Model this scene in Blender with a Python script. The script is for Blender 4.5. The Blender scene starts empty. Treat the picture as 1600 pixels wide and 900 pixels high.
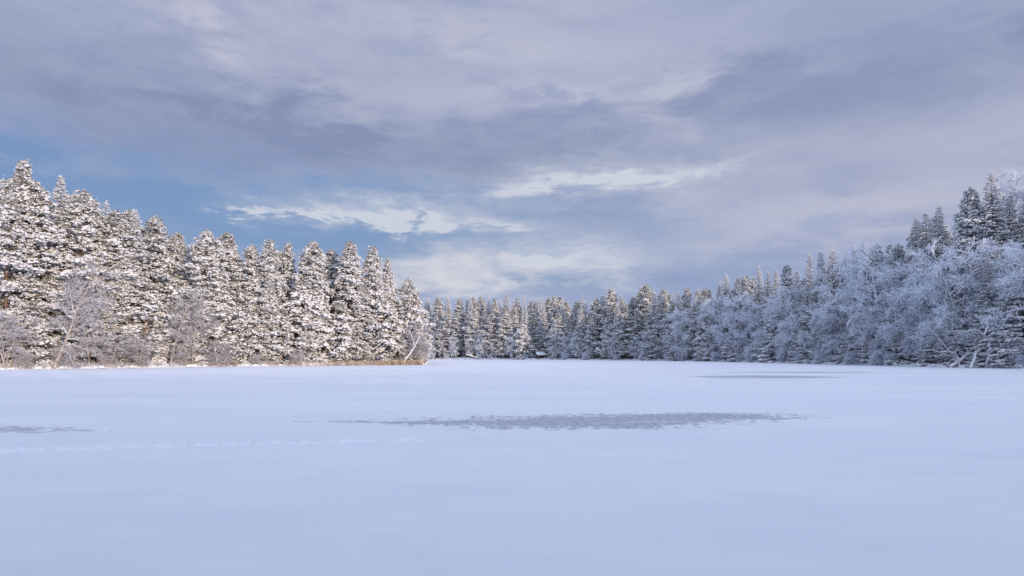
import bpy, math, random
import numpy as np
from mathutils import Vector

R = math.radians
scene = bpy.context.scene
col = scene.collection
F = 24.0 / 36.0 * 1600          # focal length in photograph pixels
HOR = 553.5                     # row of the horizon in the photograph
EYE = 1.7

# ------------------------------------------------------------------ camera
cam_d = bpy.data.cameras.new('camera')
cam = bpy.data.objects.new('camera', cam_d)
col.objects.link(cam)
cam.location = (0, 0, EYE)
cam.rotation_euler = (R(90), 0, 0)
cam_d.sensor_width = 36.0
cam_d.lens = 24.0
cam_d.shift_y = (HOR - 450) / 1600.0
cam_d.clip_start = 0.1
cam_d.clip_end = 6000
scene.camera = cam

scene.view_settings.view_transform = 'Standard'
scene.view_settings.look = 'None'
scene.view_settings.exposure = 0.0
scene.view_settings.gamma = 1.0
scene.view_settings.use_curve_mapping = False
scene.cycles.max_bounces = 6
scene.cycles.diffuse_bounces = 3
scene.cycles.glossy_bounces = 2
scene.cycles.transparent_max_bounces = 4

# ------------------------------------------------------------------ sun
SUN_EL, SUN_AZ = R(10.0), R(142)         # azimuth clockwise from +Y: behind the camera, to the right
sd = Vector((math.sin(SUN_AZ) * math.cos(SUN_EL), math.cos(SUN_AZ) * math.cos(SUN_EL), math.sin(SUN_EL)))
sl = bpy.data.lights.new('sun', 'SUN')
sl.energy = 2.6
sl.angle = R(0.8)
sl.color = (1.0, 0.76, 0.55)
so = bpy.data.objects.new('sun', sl)
col.objects.link(so)
so.rotation_euler = sd.to_track_quat('Z', 'Y').to_euler()
so.location = sd * 200


def lin(r, g, b):
    f = lambda c: (c / 255 / 12.92) if c / 255 <= 0.04045 else ((c / 255 + 0.055) / 1.055) ** 2.4
    return (f(r), f(g), f(b), 1.0)


# ------------------------------------------------------------------ node helper
class Nodes:
    def __init__(self, tree):
        self.t = tree
        self.n = tree.nodes
        self.l = tree.links

    def put(self, sock, v):
        if v is None:
            return
        if isinstance(v, bpy.types.NodeSocket):
            self.l.new(v, sock)
        else:
            sock.default_value = v

    def new(self, kind, **kw):
        nd = self.n.new(kind)
        for k, v in kw.items():
            setattr(nd, k, v)
        return nd

    def m(self, op, a, b=None, c=None, clamp=False):
        nd = self.new('ShaderNodeMath', operation=op, use_clamp=clamp)
        self.put(nd.inputs[0], a)
        self.put(nd.inputs[1], b)
        self.put(nd.inputs[2], c)
        return nd.outputs[0]

    def vm(self, op, a, b=None):
        nd = self.new('ShaderNodeVectorMath', operation=op)
        self.put(nd.inputs[0], a)
        self.put(nd.inputs[1], b)
        return nd.outputs[0]

    def sep(self, v):
        nd = self.new('ShaderNodeSeparateXYZ')
        self.put(nd.inputs[0], v)
        return nd.outputs

    def comb(self, x, y, z=0.0):
        nd = self.new('ShaderNodeCombineXYZ')
        self.put(nd.inputs[0], x)
        self.put(nd.inputs[1], y)
        self.put(nd.inputs[2], z)
        return nd.outputs[0]

    def noise(self, vec, scale=1.0, detail=4.0, rough=0.5, dist=0.0, color=False):
        nd = self.new('ShaderNodeTexNoise')
        self.put(nd.inputs['Vector'], vec)
        nd.inputs['Scale'].default_value = scale
        nd.inputs['Detail'].default_value = detail
        nd.inputs['Roughness'].default_value = rough
        nd.inputs['Distortion'].default_value = dist
        return nd.outputs['Color'] if color else nd.outputs['Fac']

    def step(self, v, a, b, lo=0.0, hi=1.0):
        nd = self.new('ShaderNodeMapRange', interpolation_type='SMOOTHSTEP')
        self.put(nd.inputs['Value'], v)
        nd.inputs['From Min'].default_value = a
        nd.inputs['From Max'].default_value = b
        nd.inputs['To Min'].default_value = lo
        nd.inputs['To Max'].default_value = hi
        return nd.outputs['Result']

    def mix(self, f, a, b):
        nd = self.new('ShaderNodeMix', data_type='RGBA')
        self.put(nd.inputs['Factor'], f)
        self.put(nd.inputs['A'] if False else nd.inputs[6], a)
        self.put(nd.inputs[7], b)
        return nd.outputs[2]

    def blob(self, u, v, cu, cv, su, sv, rot=0.0):
        du = self.m('SUBTRACT', u, cu)
        dv = self.m('SUBTRACT', v, cv)
        c, s = math.cos(rot), math.sin(rot)
        a = self.m('ADD', self.m('MULTIPLY', du, c / su), self.m('MULTIPLY', dv, s / su))
        b = self.m('ADD', self.m('MULTIPLY', du, -s / sv), self.m('MULTIPLY', dv, c / sv))
        q = self.m('ADD', self.m('MULTIPLY', a, a), self.m('MULTIPLY', b, b))
        return self.m('POWER', 2.718, self.m('MULTIPLY', q, -1.0))


# ------------------------------------------------------------------ world: cloudy winter sky
world = bpy.data.worlds.new('World')
scene.world = world
world.use_nodes = True
wt = world.node_tree
wt.nodes.clear()
W = Nodes(wt)
wout = W.new('ShaderNodeOutputWorld')
bg = W.new('ShaderNodeBackground')
wt.links.new(bg.outputs[0], wout.inputs[0])
sky = W.new('ShaderNodeTexSky')
sky.sky_type = 'NISHITA'
sky.sun_disc = False
sky.sun_elevation = SUN_EL
sky.sun_rotation = SUN_AZ
sky.air_density = 1.0
sky.dust_density = 0.6
gen = W.new('ShaderNodeTexCoord').outputs['Generated']
dx, dy, dz = W.sep(gen)[0:3]
az0 = W.m('ARCTAN2', dx, dy)
el0 = W.m('ARCSINE', dz)
zz = W.m('ADD', W.m('MAXIMUM', dz, 0.0), 0.13)
plane = W.comb(W.m('DIVIDE', dx, zz), W.m('DIVIDE', dy, zz), 0.0)
# streaks run across the view: stretch the cloud deck sideways
pl = W.vm('MULTIPLY', plane, (0.62, 1.25, 1.0))
warp = W.noise(pl, 0.55, 3, 0.5, color=True)
warpv = W.vm('MULTIPLY', W.vm('SUBTRACT', warp, (0.5, 0.5, 0.5)), (2.2, 1.6, 0.0))
pw = W.vm('ADD', pl, warpv)
n_big = W.noise(pw, 0.75, 5, 0.52)
n_mid = W.noise(W.vm('ADD', pw, (7.3, 2.1, 0)), 1.9, 8, 0.60)
dome = W.vm('ADD', W.vm('MULTIPLY', gen, (1.0, 1.0, 3.3)), W.vm('MULTIPLY', warpv, (0.06, 0.06, 0.06)))
n_fin = W.noise(dome, 9.0, 9, 0.62, 0.4)
n_wisp = W.noise(W.vm('ADD', dome, (3.1, 0, 1.7)), 3.6, 9, 0.58, 0.5)
# edges of the named cloud shapes get frayed by noise
wv = W.sep(W.vm('SUBTRACT', W.noise(dome, 5.0, 9, 0.62, color=True), (0.5, 0.5, 0.5)))
az = W.m('ADD', az0, W.m('MULTIPLY', wv[0], 0.40))
el = W.m('ADD', W.m('ADD', el0, W.m('MULTIPLY', wv[1], 0.12)), W.m('MULTIPLY', W.m('SUBTRACT', n_fin, 0.5), 0.11))


def ae(px, py):
    a = math.atan((px - 800) / F)
    return a, math.atan((HOR - py) / F * math.cos(a))


def cloud(px, py, hw, hh, slope=0.0):
    a, e = ae(px, py)
    return W.blob(az, el, a, e, hw / F, hh / F, slope)


def sumup(*s):
    r = s[0]
    for x in s[1:]:
        r = W.m('ADD', r, x)
    return r


wgt = lambda s, k: W.m('MULTIPLY', s, k)
# grey-lavender deck
base = W.mix(W.step(n_big, 0.33, 0.66), lin(140, 153, 188), lin(165, 174, 203))
base = W.mix(wgt(W.step(n_wisp, 0.38, 0.68), 0.55), base, lin(180, 186, 208))
# thinner, bluer deck low over the far shore
low = W.step(el0, R(1), R(17), 1.0, 0.0)
base = W.mix(wgt(low, 0.55), base, lin(150, 168, 206))
# dark flat sheets
dark = sumup(wgt(cloud(150, 130, 520, 42, -0.10), 0.8), wgt(cloud(560, 190, 420, 50, -0.05), 0.75),
             wgt(cloud(1480, 110, 300, 48, 0.02), 0.9), wgt(cloud(1150, 135, 160, 22, 0.1), 0.35),
             wgt(cloud(400, 235, 520, 34, 0), 0.5), wgt(cloud(900, 250, 300, 26, 0.05), 0.3))
dark = W.m('MULTIPLY', dark, W.step(n_fin, 0.25, 0.62, 1.1, 0.5), clamp=True)
base = W.mix(wgt(dark, 0.9), base, lin(131, 143, 178))
# blue openings
blue = sumup(wgt(cloud(270, 325, 400, 60, -0.10), 1.15), wgt(cloud(600, 375, 260, 22, -0.03), 0.75),
             wgt(cloud(520, 290, 330, 26, -0.08), 0.5), wgt(cloud(850, 450, 90, 12, 0), 0.5),
             wgt(cloud(620, 300, 120, 20, 0), 0.4), wgt(cloud(60, 270, 200, 30, 0), 0.5),
             wgt(cloud(960, 345, 220, 30, -0.05), 0.55), wgt(cloud(1000, 445, 260, 26, 0), 0.45))
blue = W.m('MULTIPLY', blue, W.step(n_fin, 0.30, 0.66, 1.0, 0.72), clamp=True)
clear = W.vm('MULTIPLY', sky.outputs[0], (0.10, 0.10, 0.10))
bluec = W.mix(0.80, clear, lin(110, 143, 194))
base = W.mix(wgt(blue, 0.95), base, bluec)
# pale pinkish sheets
pale = sumup(wgt(cloud(330, 22, 170, 34, -0.35), 1.0), wgt(cloud(560, 20, 330, 26, -0.05), 0.45),
             wgt(cloud(900, 128, 200, 34, 0.02), 0.55), wgt(cloud(1060, 150, 120, 22, 0.3), 0.45),
             wgt(cloud(1500, 270, 330, 80, 0.05), 0.55), wgt(cloud(1330, 340, 260, 50, 0.0), 0.40),
             wgt(cloud(780, 60, 300, 46, 0.0), 0.5))
pale = W.m('MULTIPLY', pale, W.step(n_fin, 0.34, 0.62, 0.30, 1.1), clamp=True)
base = W.mix(wgt(pale, 0.95), base, lin(190, 192, 211))
# bright streaks near the blue opening
bright = sumup(wgt(cloud(655, 345, 120, 15, -0.10), 1.25), wgt(cloud(540, 332, 130, 9, -0.14), 0.6),
               wgt(cloud(345, 313, 36, 6, 0), 0.85), wgt(cloud(440, 321, 90, 5, -0.06), 0.6),
               wgt(cloud(870, 288, 130, 13, 0.10), 0.34), wgt(cloud(1010, 272, 120, 14, 0.12), 0.6),
               wgt(cloud(730, 430, 190, 36, 0.04), 0.95), wgt(cloud(640, 340, 260, 34, -0.10), 0.40), wgt(cloud(880, 290, 240, 34, 0.10), 0.42), wgt(cloud(850, 400, 190, 14, 0.05), 0.65),
               wgt(cloud(880, 140, 90, 12, -0.05), 0.45), wgt(cloud(1080, 130, 70, 12, 0.4), 0.3),
               wgt(cloud(740, 360, 90, 6, -0.10), 0.5))
bright = W.m('MULTIPLY', bright, W.step(n_fin, 0.32, 0.66, 0.20, 1.30), clamp=True)
base = W.mix(wgt(bright, 0.85), base, lin(210, 215, 226))
cream = W.m('MULTIPLY', cloud(700, 436, 170, 26, 0.03), W.step(n_fin, 0.25, 0.65, 0.55, 1.0), clamp=True)
base = W.mix(wgt(cream, 0.6), base, lin(214, 213, 219))
# the deck thins towards the zenith, as an overcast sky does
up = W.step(el0, R(26), R(66), 0.0, 1.0)
toned = W.mix(up, base, (0.77, 0.94, 1.34, 1.0))
# thin cloud glows softly round the low sun, behind the camera
sdot = W.new('ShaderNodeVectorMath', operation='DOT_PRODUCT')
W.put(sdot.inputs[0], gen)
sdot.inputs[1].default_value = tuple(sd)
glow = W.m('POWER', W.m('MAXIMUM', sdot.outputs['Value'], 0.0), 2.5)
toned = W.vm('ADD', toned, W.vm('MULTIPLY', W.comb(glow, glow, glow), (0.95, 0.90, 0.95)))
bg.inputs['Strength'].default_value = 1.0
W.put(bg.inputs['Color'], toned)

# ------------------------------------------------------------------ materials


def material(name):
    m = bpy.data.materials.new(name)
    m.use_nodes = True
    n = Nodes(m.node_tree)
    b = m.node_tree.nodes['Principled BSDF']
    return m, n, b


def flat_mat(name, c0, c1, rough=0.8, per_island=True, spec=0.3, noise_scale=None):
    m, n, b = material(name)
    if per_island:
        f = n.new('ShaderNodeNewGeometry').outputs['Random Per Island']
    else:
        f = n.noise(n.new('ShaderNodeTexCoord').outputs['Object'], noise_scale or 3.0, 5)
        f = n.step(f, 0.3, 0.7)
    oi = n.new('ShaderNodeObjectInfo').outputs['Random']
    f2 = n.m('ADD', n.m('MULTIPLY', f, 0.75), n.m('MULTIPLY', oi, 0.25))
    n.put(b.inputs['Base Color'], n.mix(f2, (*c0, 1), (*c1, 1)))
    b.inputs['Roughness'].default_value = rough
    b.inputs['Specular IOR Level'].default_value = spec
    return m


M_needle = flat_mat('needle_pine', (0.14, 0.13, 0.10), (0.42, 0.39, 0.32))
M_needle_s = flat_mat('needle_spruce', (0.045, 0.070, 0.072), (0.46, 0.54, 0.62))
M_snow = flat_mat('snow_tuft', (0.78, 0.79, 0.81), (0.90, 0.91, 0.93), 0.6)
M_frost = flat_mat('hoar_frost', (0.75, 0.82, 0.93), (0.88, 0.92, 0.98), 0.6)
M_twig = flat_mat('bare_twig', (0.19, 0.15, 0.145), (0.47, 0.41, 0.41), 0.8)
M_twig_d = flat_mat('dark_twig', (0.10, 0.10, 0.12), (0.30, 0.31, 0.36), 0.8)
M_reed = flat_mat('dry_reed', (0.40, 0.29, 0.19), (0.72, 0.60, 0.47), 0.8)
M_grass = flat_mat('dry_grass', (0.22, 0.15, 0.08), (0.50, 0.38, 0.26), 0.8)


def bark_mat(name, c0, c1, snow_from=0.25, snow_to=0.55, amount=1.0):
    m, n, b = material(name)
    tc = n.new('ShaderNodeTexCoord').outputs['Object']
    f = n.noise(n.vm('MULTIPLY', tc, (6.0, 6.0, 1.6)), 1.0, 6, 0.6)
    c = n.mix(n.step(f, 0.35, 0.65), (*c0, 1), (*c1, 1))
    nz = n.sep(n.new('ShaderNodeNewGeometry').outputs['Normal'])[2]
    k = n.m('ADD', nz, n.m('MULTIPLY', n.m('SUBTRACT', n.noise(tc, 5.0, 5), 0.5), 0.9))
    s = n.m('MULTIPLY', n.step(k, snow_from, snow_to), amount)
    n.put(b.inputs['Base Color'], n.mix(s, c, (0.86, 0.88, 0.92, 1)))
    b.inputs['Roughness'].default_value = 0.8
    bmp = n.new('ShaderNodeBump')
    bmp.inputs['Strength'].default_value = 0.5
    n.put(bmp.inputs['Height'], f)
    n.put(b.inputs['Normal'], bmp.outputs[0])
    return m


M_pine_bark = bark_mat('pine_bark', (0.13, 0.085, 0.06), (0.30, 0.20, 0.14), 0.35, 0.8)
M_spruce_bark = bark_mat('spruce_bark', (0.09, 0.075, 0.065), (0.20, 0.165, 0.14), 0.35, 0.8)
M_birch_bark = bark_mat('birch_bark', (0.27, 0.225, 0.19), (0.52, 0.46, 0.41), 0.0, 0.5)
M_alder_bark = bark_mat('alder_bark', (0.14, 0.12, 0.12), (0.30, 0.27, 0.26), -0.4, 0.1)
M_log = bark_mat('snowy_log', (0.22, 0.18, 0.16), (0.40, 0.34, 0.30), -0.5, 0.1)
M_plank = bark_mat('weathered_plank', (0.10, 0.075, 0.055), (0.22, 0.17, 0.13), 0.6, 0.9)


def lake_material():
    m, n, b = material('lake_snow')
    g = n.new('ShaderNodeNewGeometry')
    P = g.outputs['Position']
    x, y, z = n.sep(P)[0:3]
    xy = n.comb(x, y, 0.0)
    # exposed grey ice where the wind has swept the snow off
    wv_ = n.sep(n.vm('SUBTRACT', n.noise(n.vm('MULTIPLY', xy, (0.45, 1.1, 1)), 1.0, 6, 0.6, color=True), (0.5, 0.5, 0.5)))
    u = n.m('ADD', x, n.m('MULTIPLY', wv_[0], 4.0))
    v = n.m('ADD', y, n.m('MULTIPLY', wv_[1], 1.7))
    def k(cx, cy, sx, sy, w, rot=0.0):
        return n.m('MULTIPLY', n.blob(u, v, cx, cy, sx, sy, rot), w)
    near = n.m('ADD', k(1.2, 17.2, 3.7, 1.9, 1.0), k(5.4, 18.7, 2.8, 1.2, 0.95, 0.12))
    near = n.m('ADD', near, k(-0.2, 17.0, 4.0, 0.5, 0.22))
    near = n.m('ADD', near, k(-12.3, 15.4, 3.0, 1.0, 0.78))
    near = n.m('ADD', near, k(-3.5, 17.2, 4.0, 0.3, 0.35))
    near = n.m('SUBTRACT', near, k(1.5, 17.05, 4.0, 0.07, 0.5))
    fine = n.noise(n.vm('MULTIPLY', xy, (2.6, 2.0, 1)), 1.0, 8, 0.70)
    finer = n.noise(n.vm('MULTIPLY', xy, (8.0, 3.2, 1)), 1.0, 5, 0.65)
    t = n.m('ADD', near, n.m('MULTIPLY', n.m('SUBTRACT', fine, 0.5), 2.4))
    t = n.m('ADD', t, n.m('MULTIPLY', n.m('SUBTRACT', finer, 0.5), 2.0))
    ice1 = n.m('MULTIPLY', n.step(t, 0.40, 0.70), n.step(near, 0.14, 0.34))
    far = n.m('ADD', k(19.0, 51.5, 6.4, 3.6, 1.0), k(27.0, 64.5, 9.0, 2.4, 0.85))
    far = n.m('ADD', far, k(33.0, 82.0, 10.0, 2.5, 0.45))
    far = n.m('ADD', far, n.m('MULTIPLY', n.m('SUBTRACT', n.noise(n.vm('MULTIPLY', xy, (0.18, 0.4, 1)), 1.0, 5, 0.6), 0.5), 0.55))
    ice2 = n.step(far, 0.36, 0.60)
    ice = n.m('MAXIMUM', ice1, n.m('MULTIPLY', ice2, 0.85))
    # faint drift tones
    d1 = n.noise(n.vm('MULTIPLY', xy, (0.05, 0.16, 1)), 1.0, 6, 0.55)
    d2 = n.noise(n.vm('MULTIPLY', xy, (0.5, 1.0, 1)), 1.0, 7, 0.6)
    dd = n.m('ADD', n.m('MULTIPLY', d1, 0.6), n.m('MULTIPLY', d2, 0.4))
    snow = n.mix(n.step(dd, 0.34, 0.66), (0.765, 0.78, 0.825, 1), (0.845, 0.855, 0.885, 1))
    icec = n.mix(n.step(n.noise(n.vm('MULTIPLY', xy, (9, 3, 1)), 1.0, 5, 0.7), 0.35, 0.68), (0.32, 0.345, 0.40, 1), (0.53, 0.56, 0.62, 1))
    n.put(b.inputs['Base Color'], n.mix(ice, snow, icec))
    n.put(b.inputs['Roughness'], n.m('SUBTRACT', 0.62, n.m('MULTIPLY', ice, 0.20)))
    b.inputs['Specular IOR Level'].default_value = 0.5
    # wind ripples and a soft powder grain
    rip = n.noise(n.vm('MULTIPLY', xy, (0.7, 4.2, 1)), 1.0, 6, 0.55)
    gr = n.noise(n.vm('MULTIPLY', xy, (9, 14, 1)), 1.0, 4, 0.6)
    h = n.m('ADD', n.m('MULTIPLY', rip, 0.085), n.m('MULTIPLY', gr, 0.006))
    h = n.m('ADD', h, n.m('MULTIPLY', d1, 0.25))
    h = n.m('SUBTRACT', h, n.m('MULTIPLY', ice, 0.02))
    bmp = n.new('ShaderNodeBump')
    bmp.inputs['Strength'].default_value = 0.55
    bmp.inputs['Distance'].default_value = 1.0
    n.put(bmp.inputs['Height'], h)
    n.put(b.inputs['Normal'], bmp.outputs[0])
    return m


M_lake = lake_material()
M_trail = flat_mat('kicked_powder', (0.84, 0.86, 0.90), (0.90, 0.91, 0.94), 0.6, per_island=False)


def bank_material():
    m, n, b = material('bank_snow')
    P = n.new('ShaderNodeNewGeometry').outputs['Position']
    f = n.noise(P, 1.3, 7, 0.65)
    nz = n.sep(n.new('ShaderNodeNewGeometry').outputs['Normal'])[2]
    k = n.m('ADD', n.m('MULTIPLY', nz, 0.6), n.m('MULTIPLY', f, 0.9))
    s = n.step(k, 0.70, 0.90)
    soil = n.mix(n.step(n.noise(P, 6, 5), 0.4, 0.65), (0.10, 0.07, 0.045, 1), (0.30, 0.22, 0.14, 1))
    n.put(b.inputs['Base Color'], n.mix(s, soil, (0.85, 0.865, 0.90, 1)))
    b.inputs['Roughness'].default_value = 0.7
    bmp = n.new('ShaderNodeBump')
    bmp.inputs['Strength'].default_value = 0.6
    bmp.inputs['Distance'].default_value = 0.1
    n.put(bmp.inputs['Height'], n.noise(P, 4.0, 5))
    n.put(b.inputs['Normal'], bmp.outputs[0])
    return m


M_bank = bank_material()

# ------------------------------------------------------------------ mesh helpers


class Geo:
    """collects triangles with numpy and links them as one mesh"""
    def __init__(self):
        self.v, self.f, self.mi, self.nv = [], [], [], 0

    def add(self, v, f, mi=0):
        v = np.asarray(v, dtype=np.float32).reshape(-1, 3)
        f = np.asarray(f, dtype=np.int64).reshape(-1, 3)
        self.v.append(v)
        self.f.append(f + self.nv)
        self.mi.append(np.full(len(f), mi, dtype=np.int32) if np.isscalar(mi) else np.asarray(mi, dtype=np.int32))
        self.nv += len(v)

    def tris(self):
        return sum(len(f) for f in self.f)

    def mesh(self, name, mats, smooth=False):
        v = np.concatenate(self.v)
        f = np.concatenate(self.f)
        mi = np.concatenate(self.mi)
        me = bpy.data.meshes.new(name)
        me.vertices.add(len(v))
        me.vertices.foreach_set('co', v.astype(np.float32).ravel())
        me.loops.add(len(f) * 3)
        me.loops.foreach_set('vertex_index', f.astype(np.int32).ravel())
        me.polygons.add(len(f))
        me.polygons.foreach_set('loop_start', np.arange(0, len(f) * 3, 3, dtype=np.int32))
        try:
            me.polygons.foreach_set('loop_total', np.full(len(f), 3, dtype=np.int32))
        except Exception:
            pass
        for m in mats:
            me.materials.append(m)
        me.polygons.foreach_set('material_index', mi)
        if smooth:
            me.polygons.foreach_set('use_smooth', np.ones(len(f), dtype=bool))
        me.update(calc_edges=True)
        me.validate()
        return me


def norm(a):
    return a / np.maximum(np.linalg.norm(a, axis=-1, keepdims=True), 1e-9)


def tube(g, pts, rad, sides=6, mi=0):
    pts = np.asarray(pts, float)
    rad = np.asarray(rad, float)
    n = len(pts)
    tan = norm(np.gradient(pts, axis=0))
    ref = np.array([0.0, 0.0, 1.0]) if abs(tan[0, 2]) < 0.8 else np.array([1.0, 0.0, 0.0])
    s1 = norm(np.cross(tan, ref))
    s2 = np.cross(tan, s1)
    a = np.arange(sides) * 2 * math.pi / sides
    ring = (s1[:, None] * np.cos(a)[None, :, None] + s2[:, None] * np.sin(a)[None, :, None]) * rad[:, None, None] + pts[:, None]
    v = ring.reshape(-1, 3)
    i, j = np.meshgrid(np.arange(n - 1), np.arange(sides), indexing='ij')
    a0 = (i * sides + j).ravel()
    a1 = (i * sides + (j + 1) % sides).ravel()
    b0, b1 = a0 + sides, a1 + sides
    # the ring turns so that faces look outwards
    f = np.concatenate([np.stack([a0, b0, b1], 1), np.stack([a0, b1, a1], 1)])
    e = len(v)
    v = np.vstack([v, pts[-1]])
    k = (n - 1) * sides
    f = np.vstack([f, [[k + q, e, k + (q + 1) % sides] for q in range(sides)]])
    # orient outward: test one face
    c = v[f[0]]
    nrm = np.cross(c[1] - c[0], c[2] - c[0])
    if np.dot(nrm, c.mean(0) - (pts[0] + pts[1]) / 2) < 0:
        f = f[:, ::-1]
    g.add(v, f, mi)


def ribbons(g, p0, p1, w, rng, mi=0, bend=None):
    """many thin tapering blades, one or two triangles each"""
    k = len(p0)
    d = norm(p1 - p0)
    side = norm(np.cross(d, rng.normal(size=(k, 3)))) * (np.asarray(w).reshape(-1, 1) * 0.5)
    if bend is None:
        v = np.stack([p0 - side, p0 + side, p1], 1)
        f = np.arange(k * 3).reshape(k, 3)
        g.add(v, f, mi)
    else:
        mid = (p0 + p1) / 2 + bend
        v = np.stack([p0 - side, p0 + side, mid + side * .7, mid - side * .7, p1], 1)
        b = np.arange(k)[:, None] * 5
        f = np.concatenate([b + [[0, 1, 2]], b + [[0, 2, 3]], b + [[3, 2, 4]]])
        if not np.isscalar(mi):
            mi = np.concatenate([mi, mi, mi])
        g.add(v, f, mi)


def templates(rng, kind):
    """needle tufts carrying snow: list of (verts, faces, material index)"""
    out = []
    for t in range(14):
        g = Geo()
        if kind == 'pine':
            n = 20
            th = rng.uniform(0, 2 * math.pi, n)
            ph = rng.uniform(-0.7, 0.75, n)
            L = rng.uniform(0.22, 0.44, n)
            d = np.stack([np.cos(th) * np.cos(ph), np.sin(th) * np.cos(ph), np.sin(ph)], 1)
            p0 = rng.normal(0, 0.06, (n, 3))
            ribbons(g, p0, p0 + d * L[:, None], rng.uniform(0.035, 0.07, n), rng, (rng.uniform(size=n) < 0.15).astype(int))
            blobs = 4 + (t % 3) if t > 4 else t % 2 + 1
            spread, rr, hh = 0.19, ((0.08, 0.18) if 4 < t < 10 else (0.13, 0.26) if t > 9 else (0.05, 0.10)), (0.04, 0.13)
        else:
            n = 12
            x = rng.uniform(-0.05, 0.42, n)
            sd_ = rng.choice([-1, 1], n)
            p0 = np.stack([x, np.zeros(n), rng.normal(0, .015, n)], 1)
            d = np.stack([rng.uniform(0.3, 0.9, n), sd_ * rng.uniform(0.2, 0.9, n), rng.uniform(-0.9, 0.05, n)], 1)
            ribbons(g, p0, p0 + norm(d) * rng.uniform(0.14, 0.30, n)[:, None], rng.uniform(0.04, 0.075, n), rng, (rng.uniform(size=n) < 0.28).astype(int))
            blobs = 4 + (t % 2) if t > 4 else 1
            spread, rr, hh = 0.14, (0.08, 0.18), (0.04, 0.11)
        for _ in range(blobs):
            if kind == 'pine':
                c = np.array([rng.normal(0, spread), rng.normal(0, spread), 0.0])
                c[2] = 0.13 - 1.6 * (c[0] ** 2 + c[1] ** 2) + rng.normal(0, 0.03)
                ex, ey = 1.0, 1.0
            else:
                c = np.array([rng.uniform(0.0, 0.42), rng.normal(0, 0.07), rng.uniform(0.015, 0.05)])
                ex, ey = 1.6, 0.85
            r = rng.uniform(*rr)
            m = 5
            a = np.arange(m) * 2 * math.pi / m + rng.uniform(0, 1)
            q = rng.uniform(0.7, 1.25, m) * r
            ring = np.stack([np.cos(a) * q * ex, np.sin(a) * q * ey, rng.uniform(-0.08, -0.01, m)], 1) + c
            top = c + [rng.normal(0, r * .2), rng.normal(0, r * .2), rng.uniform(*hh)]
            bot = c + [0, 0, -0.11 if kind == 'pine' else -0.08]
            v = np.vstack([ring, top, bot])
            f = [[i, (i + 1) % m, m] for i in range(m)] + [[(i + 1) % m, i, m + 1] for i in range(m)]
            g.add(v, f, 1)
        out.append((np.concatenate(g.v), np.concatenate(g.f), np.concatenate(g.mi)))
    return out


def scatter(g, tmpl, pos, yaw, pitch, scale, rng, H=20.0, light=0.34, top=0.45):
    # the first five tufts carry little snow: they are commoner in the wind-blown top
    pb = light + top * np.clip((pos[:, 2] / H - 0.72) / 0.25, 0, 1)
    pick = np.where(rng.uniform(size=len(pos)) < pb, rng.integers(0, 5, len(pos)), rng.integers(5, len(tmpl), len(pos)))
    cy, sy, cp, sp = np.cos(yaw), np.sin(yaw), np.cos(pitch), np.sin(pitch)
    z = np.zeros_like(cy)
    o = np.ones_like(cy)
    # pitch about local y, then yaw about z
    Rm = np.stack([np.stack([cy * cp, -sy, cy * sp], 1), np.stack([sy * cp, cy, sy * sp], 1), np.stack([-sp, z, cp], 1)], 1)
    Rm = Rm * scale[:, None, None]
    for t, (tv, tf, tm) in enumerate(tmpl):
        idx = np.nonzero(pick == t)[0]
        if not len(idx):
            continue
        v = np.einsum('kij,vj->kvi', Rm[idx], tv) + pos[idx][:, None]
        f = tf[None] + (np.arange(len(idx)) * len(tv))[:, None, None]
        g.add(v.reshape(-1, 3), f.reshape(-1, 3), np.tile(tm, len(idx)))


RNG = np.random.default_rng(11)
T_PINE = templates(RNG, 'pine')
T_SPRUCE = templates(RNG, 'spruce')


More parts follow.
